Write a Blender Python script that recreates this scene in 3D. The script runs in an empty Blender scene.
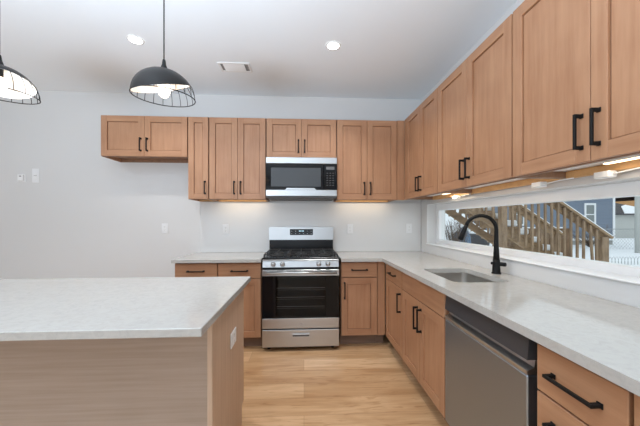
import bpy, bmesh, math, random
from mathutils import Vector, Matrix
random.seed(7)
scene = bpy.context.scene
COL = scene.collection
PI = math.pi

# ------------------------------------------------------------------ camera, world, lights, exposure
H = 1.276                      # eye height
YAW = math.atan(16 / 290)
cam_d = bpy.data.cameras.new('camera')
cam = bpy.data.objects.new('camera', cam_d)
COL.objects.link(cam)
cam.location = (0, 0, H)
cam.rotation_euler = (PI / 2, 0, -YAW)
cam_d.sensor_width = 36
cam_d.lens = 290 / 640 * 36
cam_d.shift_y = 7.5 / 640
cam_d.clip_start = 0.02
cam_d.clip_end = 300
scene.camera = cam

world = bpy.data.worlds.new('overcast_sky')
scene.world = world
world.use_nodes = True
wn = world.node_tree.nodes
wn['Background'].inputs[0].default_value = (0.86, 0.94, 1.0, 1)
wn['Background'].inputs[1].default_value = 1.12


def area_light(name, loc, rot, sx, sy, power, color, shape='RECTANGLE', spread=None):
    d = bpy.data.lights.new(name, 'AREA')
    d.shape = shape
    d.size = sx
    if shape == 'RECTANGLE':
        d.size_y = sy
    d.energy = power
    d.color = color
    if spread:
        d.spread = spread
    o = bpy.data.objects.new(name, d)
    COL.objects.link(o)
    o.location = loc
    o.rotation_euler = rot
    return o


# added fill lamps standing in for daylight, behind the camera and on the left
FILL_TINT = (0.75, 0.90, 1.07)
area_light('fill_rear', (-1.6, -3.42, 1.25), (PI / 2 + math.radians(5), 0, 0), 4.2, 2.2, 34, FILL_TINT)
area_light('fill_left', (-4.52, 0.2, 1.5), (0, -PI / 2, 0), 1.5, 2.6, 12, FILL_TINT)
# added fill lamp aimed up beside the camera to brighten the ceiling and room
area_light('ceiling_fill', (-1.0, .1, 1.30), (PI, 0, 0), .5, .5, 112, FILL_TINT)

scene.view_settings.view_transform = 'Standard'
scene.view_settings.look = 'None'
scene.view_settings.exposure = 0.07
scene.view_settings.gamma = 1.0
scene.view_settings.use_curve_mapping = False
try:
    scene.cycles.use_denoising = True
    scene.cycles.max_bounces = 10
    scene.cycles.diffuse_bounces = 6
    scene.cycles.sample_clamp_indirect = 4.0
except Exception:
    pass


# ------------------------------------------------------------------ materials
def mat(name, color, rough=0.5, metal=0.0, coat=0.0, emit=None, estr=0.0, spec=0.5):
    m = bpy.data.materials.new(name)
    m.use_nodes = True
    b = m.node_tree.nodes['Principled BSDF']
    b.inputs['Base Color'].default_value = (*color, 1)
    b.inputs['Roughness'].default_value = rough
    b.inputs['Metallic'].default_value = metal
    b.inputs['Coat Weight'].default_value = coat
    b.inputs['Specular IOR Level'].default_value = spec
    if emit:
        b.inputs['Emission Color'].default_value = (*emit, 1)
        b.inputs['Emission Strength'].default_value = estr
    return m


def nodes_of(m):
    nt = m.node_tree
    return nt, nt.nodes, nt.links, nt.nodes['Principled BSDF']


def srgb(r, g, b):
    def f(c):
        c /= 255
        return c / 12.92 if c <= 0.04045 else ((c + 0.055) / 1.055) ** 2.4
    return (f(r), f(g), f(b))


def grain_mat(name, dark, light, scale, rough, blotch=0.35, bump=0.03, coat=0.0, detail=5):
    m = mat(name, light, rough, coat=coat)
    nt, N, L, b = nodes_of(m)
    tc = N.new('ShaderNodeTexCoord')
    oi = N.new('ShaderNodeObjectInfo')
    add = N.new('ShaderNodeVectorMath'); add.operation = 'ADD'
    mul = N.new('ShaderNodeVectorMath'); mul.operation = 'SCALE'; mul.inputs['Scale'].default_value = 9.0
    cmb = N.new('ShaderNodeCombineXYZ')
    for i in range(3):
        L.new(oi.outputs['Random'], cmb.inputs[i])
    L.new(cmb.outputs[0], mul.inputs[0])
    L.new(tc.outputs['Object'], add.inputs[0])
    L.new(mul.outputs[0], add.inputs[1])
    mp = N.new('ShaderNodeMapping'); mp.inputs['Scale'].default_value = scale
    L.new(add.outputs[0], mp.inputs[0])
    n1 = N.new('ShaderNodeTexNoise'); n1.inputs['Scale'].default_value = 1; n1.inputs['Detail'].default_value = detail
    n1.inputs['Roughness'].default_value = 0.6
    L.new(mp.outputs[0], n1.inputs[0])
    n2 = N.new('ShaderNodeTexNoise'); n2.inputs['Scale'].default_value = 5; n2.inputs['Detail'].default_value = 2
    L.new(add.outputs[0], n2.inputs[0])
    mx = N.new('ShaderNodeMix'); mx.data_type = 'FLOAT'; mx.inputs[0].default_value = blotch
    L.new(n1.outputs[0], mx.inputs[2]); L.new(n2.outputs[0], mx.inputs[3])
    r = N.new('ShaderNodeValToRGB')
    r.color_ramp.elements[0].position = 0.33; r.color_ramp.elements[0].color = (*dark, 1)
    r.color_ramp.elements[1].position = 0.66; r.color_ramp.elements[1].color = (*light, 1)
    L.new(mx.outputs[0], r.inputs[0])
    L.new(r.outputs[0], b.inputs['Base Color'])
    if bump:
        bp = N.new('ShaderNodeBump'); bp.inputs['Strength'].default_value = bump; bp.inputs['Distance'].default_value = 0.01
        L.new(n1.outputs[0], bp.inputs['Height']); L.new(bp.outputs[0], b.inputs['Normal'])
    return m


WD, WL = srgb(162, 115, 83), srgb(182, 137, 103)
M_WV = grain_mat('maple_vertical_grain', WD, WL, (38, 38, 2.6), 0.42)
M_WH = grain_mat('maple_horizontal_grain', WD, WL, (2.6, 38, 38), 0.42)
M_FRAME = grain_mat('maple_carcass', srgb(126, 92, 68), srgb(148, 112, 86), (38, 38, 2.6), 0.5)
M_EDGE = mat('maple_groove_line', srgb(112, 78, 56), 0.6)
M_TOE = grain_mat('toe_kick_board', srgb(112, 88, 72), srgb(132, 106, 88), (3, 38, 38), 0.6)
M_RAWWOOD = grain_mat('raw_pine_cleat', srgb(196, 148, 96), srgb(216, 170, 116), (20, 3, 30), 0.6)
M_ISLH = grain_mat('island_panel_horizontal_grain', srgb(156, 137, 121), srgb(170, 151, 136), (2.2, 60, 90), 0.5, blotch=0.2)
M_BLACK = mat('matte_black_metal', (0.008, 0.008, 0.008), 0.5, spec=0.2)
M_DOME = mat('satin_black_shade', (0.009, 0.007, 0.006), 0.40, spec=0.22)
M_ISLV = grain_mat('island_panel_vertical_grain', srgb(184, 155, 130), srgb(200, 173, 149), (60, 60, 2.2), 0.5, blotch=0.2)
M_BLACKGLOSS = mat('black_glass', (0.006, 0.006, 0.007), 0.06, spec=0.28)
M_BLACKENAMEL = mat('black_enamel', (0.010, 0.010, 0.011), 0.25, spec=0.3)
M_IRON = mat('cast_iron', (0.02, 0.02, 0.021), 0.6)
M_WHITEPL = mat('white_plastic', (0.82, 0.82, 0.81), 0.4)
M_PLATE = mat('wall_plate_plastic', (0.80, 0.80, 0.80), 0.3)
M_SLOT = mat('dark_slot', (0.12, 0.12, 0.12), 0.6)
M_VINYL = mat('white_vinyl', (0.86, 0.87, 0.88), 0.35)
M_MELAMINE = mat('white_melamine', (0.84, 0.82, 0.80), 0.45)


def steel(name, col, rough, stretch):
    m = mat(name, col, rough, metal=1.0)
    nt, N, L, b = nodes_of(m)
    tc = N.new('ShaderNodeTexCoord')
    mp = N.new('ShaderNodeMapping'); mp.inputs['Scale'].default_value = stretch
    n = N.new('ShaderNodeTexNoise'); n.inputs['Scale'].default_value = 1; n.inputs['Detail'].default_value = 4
    L.new(tc.outputs['Object'], mp.inputs[0]); L.new(mp.outputs[0], n.inputs[0])
    rr = N.new('ShaderNodeMapRange')
    rr.inputs['To Min'].default_value = rough - 0.02; rr.inputs['To Max'].default_value = rough + 0.03
    L.new(n.outputs[0], rr.inputs[0]); L.new(rr.outputs[0], b.inputs['Roughness'])
    bp = N.new('ShaderNodeBump'); bp.inputs['Strength'].default_value = 0.012; bp.inputs['Distance'].default_value = 0.001
    L.new(n.outputs[0], bp.inputs['Height']); L.new(bp.outputs[0], b.inputs['Normal'])
    return m


M_STEEL = steel('brushed_stainless', (0.52, 0.53, 0.535), 0.33, (3, 300, 300))
M_STEELDK = steel('dark_stainless', (0.35, 0.405, 0.47), 0.38, (300, 300, 3))
M_SINK = steel('sink_stainless', (0.60, 0.58, 0.55), 0.30, (60, 60, 60))
M_CTRLSTRIP = mat('graphite_control_strip', (0.055, 0.053, 0.055), 0.35)
M_ICON = mat('grey_print', (0.45, 0.45, 0.45), 0.6)
M_PRINT = mat('faint_grey_print', (0.10, 0.10, 0.10), 0.6)
M_BLUELED = mat('display_digits', (0.1, 0.2, 0.25), 0.4, emit=(0.55, 0.85, 1.0), estr=1.2)


def quartz():
    m = mat('white_quartz', srgb(226, 225, 223), 0.10)
    nt, N, L, b = nodes_of(m)
    tc = N.new('ShaderNodeTexCoord')
    n = N.new('ShaderNodeTexNoise'); n.inputs['Scale'].default_value = 26; n.inputs['Detail'].default_value = 6
    n.inputs['Roughness'].default_value = 0.75
    n.inputs['Distortion'].default_value = 1.2
    L.new(tc.outputs['Object'], n.inputs[0])
    r = N.new('ShaderNodeValToRGB')
    e = r.color_ramp.elements
    e[0].position = 0.34; e[0].color = (*srgb(177, 174, 169), 1)
    e[1].position = 0.56; e[1].color = (*srgb(186, 183, 177), 1)
    L.new(n.outputs[0], r.inputs[0])
    L.new(r.outputs[0], b.inputs['Base Color'])
    return m


M_QUARTZ = quartz()


def paint(name, col):
    m = mat(name, col, 0.7)
    nt, N, L, b = nodes_of(m)
    tc = N.new('ShaderNodeTexCoord')
    n = N.new('ShaderNodeTexNoise'); n.inputs['Scale'].default_value = 180; n.inputs['Detail'].default_value = 2
    L.new(tc.outputs['Object'], n.inputs[0])
    bp = N.new('ShaderNodeBump'); bp.inputs['Strength'].default_value = 0.04; bp.inputs['Distance'].default_value = 0.002
    L.new(n.outputs[0], bp.inputs['Height']); L.new(bp.outputs[0], b.inputs['Normal'])
    return m


M_WALL = paint('wall_paint', (0.68, 0.675, 0.665))
M_CEIL = paint('ceiling_paint', (0.86, 0.895, 0.92))
M_SPLASH = mat('quartz_backsplash', (0.71, 0.705, 0.695), 0.2)


def floor_mat():
    m = mat('oak_planks', srgb(214, 180, 140), 0.34)
    nt, N, L, b = nodes_of(m)
    tc = N.new('ShaderNodeTexCoord')
    br = N.new('ShaderNodeTexBrick')
    br.offset = 0.37
    br.inputs['Scale'].default_value = 1.0
    br.inputs['Brick Width'].default_value = 1.35
    br.inputs['Row Height'].default_value = 0.19
    br.inputs['Mortar Size'].default_value = 0.0012
    br.inputs['Mortar Smooth'].default_value = 0.3
    br.inputs['Color1'].default_value = (*srgb(196, 156, 115), 1)
    br.inputs['Color2'].default_value = (*srgb(222, 186, 146), 1)
    br.inputs['Mortar'].default_value = (*srgb(168, 130, 94), 1)
    L.new(tc.outputs['Object'], br.inputs[0])
    out = br.outputs[0]
    # fine grain, then broad warm smudges and darker cathedral streaks
    for scl, det, dist, p0, p1, c0 in (((2.0, 40, 1), 6, .6, .30, .62, (.86, .82, .77)), ((1.3, 7, 1), 3, 1.5, .36, .56, (.84, .78, .71)), ((3.5, 22, 1), 2, 2.0, .30, .42, (.80, .72, .62))):
        mp = N.new('ShaderNodeMapping'); mp.inputs['Scale'].default_value = scl
        L.new(tc.outputs['Object'], mp.inputs[0])
        n = N.new('ShaderNodeTexNoise'); n.inputs['Scale'].default_value = 1; n.inputs['Detail'].default_value = det
        n.inputs['Distortion'].default_value = dist
        L.new(mp.outputs[0], n.inputs[0])
        r = N.new('ShaderNodeValToRGB')
        r.color_ramp.elements[0].position = p0; r.color_ramp.elements[0].color = (*c0, 1)
        r.color_ramp.elements[1].position = p1; r.color_ramp.elements[1].color = (1, 1, 1, 1)
        L.new(n.outputs[0], r.inputs[0])
        mx = N.new('ShaderNodeMix'); mx.data_type = 'RGBA'; mx.blend_type = 'MULTIPLY'; mx.inputs[0].default_value = 1
        L.new(out, mx.inputs[6]); L.new(r.outputs[0], mx.inputs[7])
        out = mx.outputs[2]
    L.new(out, b.inputs['Base Color'])
    return m


M_FLOOR = floor_mat()


def glass_mat(name, tint=(1, 1, 1), refl=0.08):
    m = bpy.data.materials.new(name)
    m.use_nodes = True
    nt = m.node_tree; N = nt.nodes; L = nt.links
    N.remove(N['Principled BSDF'])
    t = N.new('ShaderNodeBsdfTransparent'); t.inputs[0].default_value = (*tint, 1)
    g = N.new('ShaderNodeBsdfGlossy'); g.inputs['Roughness'].default_value = 0.02
    mx = N.new('ShaderNodeMixShader')
    fr = N.new('ShaderNodeFresnel'); fr.inputs[0].default_value = 1.35
    ge = N.new('ShaderNodeNewGeometry')                # only the outer faces mirror, so no false total reflection inside
    inv = N.new('ShaderNodeMath'); inv.operation = 'SUBTRACT'; inv.inputs[0].default_value = 1
    L.new(ge.outputs['Backfacing'], inv.inputs[1])
    mm = N.new('ShaderNodeMath'); mm.operation = 'MULTIPLY'
    L.new(fr.outputs[0], mm.inputs[0]); L.new(inv.outputs[0], mm.inputs[1])
    L.new(mm.outputs[0], mx.inputs[0]); L.new(t.outputs[0], mx.inputs[1]); L.new(g.outputs[0], mx.inputs[2])
    L.new(mx.outputs[0], N['Material Output'].inputs[0])
    return m


M_GLASS = glass_mat('window_glass', (0.97, 0.985, 0.98))
M_OVENGLASS = glass_mat('smoked_oven_glass', (0.5, 0.5, 0.5))

M_SHADEIN = mat('white_shade_lining', (0.85, 0.83, 0.80), 0.5)
M_BULB = mat('lit_bulb', (1, 0.95, 0.85), 0.3, emit=(1.0, 0.80, 0.58), estr=5)
M_CANLENS = mat('downlight_lens', (1, 1, 1), 0.4, emit=(1.0, 0.97, 0.92), estr=9)
M_LED = mat('led_lens', (1, 0.95, 0.85), 0.4, emit=(1.0, 0.74, 0.44), estr=4)

# outdoors
M_SNOW = mat('snow', (0.86, 0.89, 0.92), 0.8)
M_TIMBER = grain_mat('weathered_timber', srgb(118, 97, 76), srgb(170, 144, 116), (14, 14, 3), 0.8)
M_TIMBERX = grain_mat('weathered_timber_long', srgb(122, 100, 76), srgb(176, 148, 114), (2.5, 16, 16), 0.8)


def siding_mat():
    m = mat('blue_siding', srgb(112, 125, 142), 0.7)
    nt, N, L, b = nodes_of(m)
    tc = N.new('ShaderNodeTexCoord')
    sp = N.new('ShaderNodeSeparateXYZ'); L.new(tc.outputs['Object'], sp.inputs[0])
    mu = N.new('ShaderNodeMath'); mu.operation = 'MULTIPLY'; mu.inputs[1].default_value = 1 / 0.2
    L.new(sp.outputs[2], mu.inputs[0])
    fr = N.new('ShaderNodeMath'); fr.operation = 'FRACT'; L.new(mu.outputs[0], fr.inputs[0])
    bp = N.new('ShaderNodeBump'); bp.inputs['Strength'].default_value = 1.0; bp.inputs['Distance'].default_value = 0.05
    bp.invert = True
    L.new(fr.outputs[0], bp.inputs['Height']); L.new(bp.outputs[0], b.inputs['Normal'])
    return m


M_SIDING = siding_mat()
M_TRIMW = mat('white_exterior_trim', (0.8, 0.82, 0.84), 0.6)
M_PANE = mat('dull_house_window', srgb(120, 128, 128), 0.15)
M_CONC = mat('concrete_block', srgb(150, 150, 146), 0.85)
M_SHINGLE = mat('dark_shingles', srgb(70, 68, 72), 0.85)
M_BEIGE = mat('pale_grey_stucco', srgb(186, 188, 184), 0.8)
M_TAN = mat('tan_siding', srgb(182, 138, 92), 0.8)
M_GALV = mat('galvanised_metal', (0.35, 0.37, 0.38), 0.5, metal=0.6)
M_TWIG = mat('bare_twigs', srgb(96, 80, 66), 0.9)
M_FENCE = grain_mat('brown_fence_boards', srgb(92, 70, 50), srgb(128, 100, 74), (14, 14, 3), 0.85)
M_TARP = mat('blue_tarp', srgb(84, 112, 140), 0.6)
M_DARKPL = mat('dark_garden_plastic', (0.05, 0.05, 0.055), 0.6)
M_EXTW = mat('exterior_wall', srgb(190, 192, 194), 0.8)


# ------------------------------------------------------------------ mesh helpers
class MB:
    def __init__(self):
        self.bm = bmesh.new()
        self.mats = []

    def mi(self, m):
        if m not in self.mats:
            self.mats.append(m)
        return self.mats.index(m)

    def _take(self, geom, m, smooth=False):
        i = self.mi(m)
        for f in geom:
            f.material_index = i
            f.smooth = smooth

    def box(self, x0, x1, y0, y1, z0, z1, m, bevel=0.0, seg=1):
        t = bmesh.new()
        bmesh.ops.create_cube(t, size=1)
        for v in t.verts:
            v.co = Vector(((x0 + x1) / 2 + v.co.x * (x1 - x0), (y0 + y1) / 2 + v.co.y * (y1 - y0), (z0 + z1) / 2 + v.co.z * (z1 - z0)))
        if bevel:
            bmesh.ops.bevel(t, geom=list(t.edges), offset=bevel, segments=seg, affect='EDGES', profile=0.5)
        self.merge(t, m)
        return self

    def merge(self, t, m, smooth=False, mtx=None):
        if mtx is not None:
            bmesh.ops.transform(t, matrix=mtx, verts=t.verts)
        mp = {}
        for v in t.verts:
            mp[v] = self.bm.verts.new(v.co)
        i = self.mi(m)
        for f in t.faces:
            try:
                nf = self.bm.faces.new([mp[v] for v in f.verts])
                nf.material_index = i
                nf.smooth = smooth or f.smooth
            except ValueError:
                pass
        t.free()

    def beam(self, a, b, w, h, m, up=(0, 0, 1)):
        """square bar from a to b, w across, h along up"""
        a, b = Vector(a), Vector(b)
        d = (b - a)
        L = d.length
        d.normalize()
        s = d.cross(Vector(up)).normalized()
        u = s.cross(d)
        t = bmesh.new()
        bmesh.ops.create_cube(t, size=1)
        mid = (a + b) / 2
        for v in t.verts:
            v.co = mid + d * (v.co.x * L) + s * (v.co.y * w) + u * (v.co.z * h)
        bmesh.ops.recalc_face_normals(t, faces=t.faces)
        self.merge(t, m)
        return self

    def tube(self, pts, r, m, n=10, closed=False, caps=True):
        pts = [Vector(p) for p in pts]
        K = len(pts)
        rs = r if isinstance(r, (list, tuple)) else [r] * K
        rings = []
        prev = None
        for i, p in enumerate(pts):
            if closed:
                d = pts[(i + 1) % K] - pts[i - 1]
            else:
                d = pts[min(i + 1, K - 1)] - pts[max(i - 1, 0)]
            d.normalize()
            if prev is None:
                s = d.orthogonal().normalized()
            else:
                s = (prev - d * prev.dot(d)).normalized()
            prev = s
            u = d.cross(s)
            rings.append([self.bm.verts.new(p + (s * math.cos(2 * PI * k / n) + u * math.sin(2 * PI * k / n)) * rs[i]) for k in range(n)])
        mi = self.mi(m)
        for i in range(K if closed else K - 1):
            A, B = rings[i], rings[(i + 1) % K]
            for k in range(n):
                f = self.bm.faces.new((A[k], A[(k + 1) % n], B[(k + 1) % n], B[k]))
                f.material_index = mi; f.smooth = True
        if not closed and caps:
            f = self.bm.faces.new(list(reversed(rings[0]))); f.material_index = mi
            f = self.bm.faces.new(rings[-1]); f.material_index = mi
        return self

    def lathe(self, prof, m, n=32, c=(0, 0, 0), cap_top=False, cap_bot=False, axis='z', smooth=True):
        rings = []
        for r, z in prof:
            ring = []
            for k in range(n):
                a = 2 * PI * k / n
                p = (r * math.cos(a), r * math.sin(a), z)
                if axis == 'y':
                    p = (p[0], -p[2], p[1])
                elif axis == 'x':
                    p = (p[2], p[0], p[1])
                ring.append(self.bm.verts.new((c[0] + p[0], c[1] + p[1], c[2] + p[2])))
            rings.append(ring)
        mi = self.mi(m)
        for A, B in zip(rings, rings[1:]):
            for k in range(n):
                f = self.bm.faces.new((A[k], A[(k + 1) % n], B[(k + 1) % n], B[k]))
                f.material_index = mi; f.smooth = smooth
        if cap_bot:
            f = self.bm.faces.new(list(reversed(rings[0]))); f.material_index = mi
        if cap_top:
            f = self.bm.faces.new(rings[-1]); f.material_index = mi
        return self

    def poly_prism(self, loops, z0, z1, m):
        """outer loop plus holes, filled and given thickness"""
        t = bmesh.new()
        es = []
        for lp in loops:
            vs = [t.verts.new((x, y, z1)) for x, y in lp]
            for i in range(len(vs)):
                es.append(t.edges.new((vs[i], vs[(i + 1) % len(vs)])))
        bmesh.ops.triangle_fill(t, use_beauty=True, use_dissolve=False, edges=es)
        r = bmesh.ops.extrude_face_region(t, geom=list(t.faces))
        for v in [g for g in r['geom'] if isinstance(g, bmesh.types.BMVert)]:
            v.co.z = z0
        bmesh.ops.recalc_face_normals(t, faces=t.faces)
        self.merge(t, m)
        return self

    def quad(self, pts, m):
        f = self.bm.faces.new([self.bm.verts.new(p) for p in pts])
        f.material_index = self.mi(m)
        return self

    def prism(self, pts, d, m):
        """polygon pts (3-D) pushed along d"""
        d = Vector(d)
        t = bmesh.new()
        A = [t.verts.new(p) for p in pts]
        B = [t.verts.new(Vector(p) + d) for p in pts]
        t.faces.new(A)
        t.faces.new(list(reversed(B)))
        for i in range(len(A)):
            j = (i + 1) % len(A)
            t.faces.new((A[j], A[i], B[i], B[j]))
        bmesh.ops.recalc_face_normals(t, faces=t.faces)
        self.merge(t, m)
        return self

    def build(self, name, parent=None, label=None):
        me = bpy.data.meshes.new(name)
        self.bm.to_mesh(me)
        self.bm.free()
        for m in self.mats:
            me.materials.append(m)
        o = bpy.data.objects.new(name, me)
        COL.objects.link(o)
        if parent:
            o.parent = parent
        if label:
            o['label'] = label
        return o


def tag(o, label, cat, group=None):
    o['label'] = label
    o['category'] = cat
    if group:
        o['group'] = group
    return o


def thing(name, label, cat, loc=(0, 0, 0), rz=0, group=None):
    o = bpy.data.objects.new(name, None)
    o.empty_display_size = 0.05
    COL.objects.link(o)
    o.location = loc
    o.rotation_euler = (0, 0, rz)
    return tag(o, label, cat, group)


def structure(o):
    o['kind'] = 'structure'
    return o


# ------------------------------------------------------------------ room shell
YW, XW, ZC = 3.501, 1.441, 2.765
XL, YR = -4.6, -3.5
WY0, WY1, WZ0, WZ1 = 0.15, 3.328, 1.0, 1.463

structure(MB().box(XL - .2, XW + .22, YR - .2, YW + .2, -.12, 0, M_FLOOR).build('floor'))
structure(MB().box(XL - .2, XW + .22, YR - .2, YW + .2, ZC, ZC + .15, M_CEIL).build('ceiling'))
structure(MB().box(XL - .2, XW + .22, YW, YW + .2, 0, ZC, M_WALL).build('wall_back'))
wr = MB()
wr.box(XW, XW + .22, YR, YW, 0, WZ0, M_WALL)
wr.box(XW, XW + .22, YR, YW, WZ1, ZC, M_WALL)
wr.box(XW, XW + .22, WY1, YW, WZ0, WZ1, M_WALL)
wr.box(XW, XW + .22, YR, WY0, WZ0, WZ1, M_WALL)
structure(wr.build('wall_right'))
wl = MB()
wl.box(XL - .2, XL, YR, YW, 0, .7, M_WALL)
wl.box(XL - .2, XL, YR, YW, 2.3, ZC, M_WALL)
wl.box(XL - .2, XL, YR, -1.15, .7, 2.3, M_WALL)
wl.box(XL - .2, XL, 1.55, YW, .7, 2.3, M_WALL)
structure(wl.build('wall_left'))
wb = MB()
wb.box(XL - .2, XW + .22, YR - .2, YR, 2.5, ZC, M_WALL)
wb.box(XL - .2, -3.75, YR - .2, YR, 0, 2.5, M_WALL)
wb.box(.55, XW + .22, YR - .2, YR, 0, 2.5, M_WALL)
structure(wb.build('wall_rear'))
structure(MB().box(XL, -1.28, YW - .014, YW, 0, .1, M_VINYL).build('baseboard_back'))
structure(MB().box(XL, XL + .014, YR, YW - .016, 0, .1, M_VINYL).build('baseboard_left'))

# window over the counter: vinyl frame + one wide pane
w1 = MB()
FX0, FX1 = 1.55, 1.62
w1.box(FX0, FX1, WY0, WY1, WZ0, WZ0 + .055, M_VINYL, .004)
w1.box(FX0, FX1, WY0, WY1, WZ1 - .07, WZ1, M_VINYL, .004)
w1.box(FX0, FX1, WY1 - .065, WY1, WZ0 + .055, WZ1 - .07, M_VINYL, .004)
w1.box(FX0, FX1, WY0, WY0 + .065, WZ0 + .055, WZ1 - .07, M_VINYL, .004)
win = structure(w1.build('window_1'))
MB().box(1.581, 1.585, WY0 + .06, WY1 - .06, WZ0 + .05, WZ1 - .065, M_GLASS).build('pane', win)
structure(MB().box(1.428, FX0, WY0 + .001, WY1 - .001, WZ0 + .0005, WZ0 + .011, M_VINYL, .003).build('trim_1'))
# patio doors behind and side window (both unseen, added to let daylight in)
pd = MB()
for x in (-3.75, -2.35, -.92, .48):
    pd.box(x, x + .07, YR - .12, YR - .05, 0, 2.5, M_VINYL)
pd.box(-3.68, .48, YR - .12, YR - .05, 0, .08, M_VINYL)
pd.box(-3.68, .48, YR - .12, YR - .05, 2.42, 2.5, M_VINYL)
structure(pd.build('added_door'))
w2 = MB()
for y in (-1.15, .165, 1.48):
    w2.box(XL - .12, XL - .05, y, y + .07, .7, 2.3, M_VINYL)
w2.box(XL - .12, XL - .05, -1.08, 1.48, .7, .77, M_VINYL)
w2.box(XL - .12, XL - .05, -1.08, 1.48, 2.23, 2.3, M_VINYL)
structure(w2.build('added_window'))

# ------------------------------------------------------------------ cabinets
# local frame of a cabinet: x along its width, y = 0 on the face frame (the front looks to -y), z is world height


def handle(parent, x, z, length, vertical):
    h = MB()
    y0 = -.0215
    t = .0055
    out = .030
    if vertical:
        h.box(x - t, x + t, y0 - out - .005, y0 - out + .005, z - length / 2, z + length / 2, M_BLACK, .0015)
        for s in (-1, 1):
            zz = z + s * (length / 2 - .007)
            h.box(x - t, x + t, y0 - out + .004, y0, zz - .007, zz + .007, M_BLACK, .0015)
            h.box(x - .008, x + .008, y0 - .004, y0, zz - .009, zz + .009, M_BLACK, .001)
    else:
        h.box(x - length / 2, x + length / 2, y0 - out - .005, y0 - out + .005, z - t, z + t, M_BLACK, .0015)
        for s in (-1, 1):
            xx = x + s * (length / 2 - .007)
            h.box(xx - .007, xx + .007, y0 - out + .004, y0, z - t, z + t, M_BLACK, .0015)
            h.box(xx - .009, xx + .009, y0 - .004, y0, z - .008, z + .008, M_BLACK, .001)
    return h.build('handle', parent, 'matte black bar handle')


def shaker(root, x0, x1, z0, z1, name='door', fw=.062):
    """five-piece door: stiles, rails, recessed panel; front at y = -.021"""
    d = MB()
    yf, yb = -.021, -.001
    d.box(x0, x0 + fw, yf, yb, z0, z1, M_WV, .0012)
    d.box(x1 - fw, x1, yf, yb, z0, z1, M_WV, .0012)
    d.box(x0 + fw, x1 - fw, yf, yb, z0, z0 + fw, M_WH, .0012)
    d.box(x0 + fw, x1 - fw, yf, yb, z1 - fw, z1, M_WH, .0012)
    g = .0035
    d.box(x0 + fw - .001, x1 - fw + .001, yf + .0125, yb - .003, z0 + fw - .001, z1 - fw + .001, M_EDGE)
    d.box(x0 + fw + g, x1 - fw - g, yf + .0095, yb - .003, z0 + fw + g, z1 - fw - g, M_WV, .002)
    return d.build(name, root)


def slab(root, x0, x1, z0, z1, name='drawer_front'):
    d = MB()
    d.box(x0, x1, -.021, -.001, z0, z1, M_WH, .002)
    return d.build(name, root)


def carcass(root, w, depth, z0, z1, top=True, toe=False, end_l=False, end_r=False, bottom_mat=None):
    b = MB()
    t = .018
    zb = z0
    if toe:
        b.box(0, w, .06, .075, 0, z0, M_TOE)
        b.box(0, t, .075, depth, 0, z0, M_TOE)
        b.box(w - t, w, .075, depth, 0, z0, M_TOE)
    b.box(0, t, .018, depth, z0, z1, M_WV if end_l else M_FRAME)
    b.box(w - t, w, .018, depth, z0, z1, M_WV if end_r else M_FRAME)
    if top:
        b.box(t, w - t, .018, depth, z1 - t, z1, M_FRAME)
    b.box(t, w - t, depth - .012, depth, z0, z1 - t, M_FRAME)
    # face frame
    b.box(0, .038, 0, .018, z0, z1, M_FRAME)
    b.box(w - .038, w, 0, .018, z0, z1, M_FRAME)
    b.box(.038, w - .038, 0, .018, z1 - .038, z1, M_FRAME)
    b.box(.038, w - .038, 0, .018, z0, z0 + .038, M_FRAME)
    b.box(.038, w - .038, .010, .018, z0 + .038, z1 - .038, M_FRAME)
    o = b.build('body', root)
    p = MB()
    zz = z0 + (.034 if not toe else 0)
    p.box(t, w - t, .018, depth - .012, zz, zz + t, bottom_mat or M_FRAME)
    p.build('bottom_panel', root)
    return o


UZ0, UZ1 = 1.503, 2.388
RB = 0.0                       # back run: no rotation
RR = -PI / 2                   # right run: front looks to -X


def upper(label, loc, rz, w, z0=UZ0, z1=UZ1, doors=2, single_handle='r', filler=None, bottom_mat=None, end_l=False, cleat=True, group='maple wall cabinets'):
    r = thing('wall_cabinet', label, 'cabinet', loc, rz, group)
    depth = .312
    carcass(r, w, depth, z0, z1, end_l=end_l, bottom_mat=bottom_mat)
    a, b = .005, w - .005
    if filler:                                       # plain strip that closes the corner
        side, fwid = filler
        f = MB()
        if side == 'l':
            f.box(-fwid, -.001, -.014, .004, z0, z1, M_WV, .001)
        else:
            f.box(w + .001, w + fwid, -.014, .004, z0, z1, M_WV, .001)
        f.build('filler_strip', r)
    hl = .14
    hz = z0 + .125 if z1 - z0 > .6 else z0 + .125
    if doors == 2:
        m = (a + b) / 2
        d1 = shaker(r, a, m - .0015, z0 + .004, z1 - .006)
        d2 = shaker(r, m + .0015, b, z0 + .004, z1 - .006)
        handle(d1, m - .034, hz, hl, True)
        handle(d2, m + .034, hz, hl, True)
    else:
        d1 = shaker(r, a, b, z0 + .004, z1 - .006, fw=.058)
        handle(d1, b - .03, hz, hl, True)
    if cleat:
        c = MB()
        c.box(.02, w - .02, depth - .05, depth - .013, z0 - .004, z0 + .032, M_RAWWOOD)
        c.build('mounting_cleat', r, 'strip of bare pale wood under the cabinet at the wall')
    return r


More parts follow.
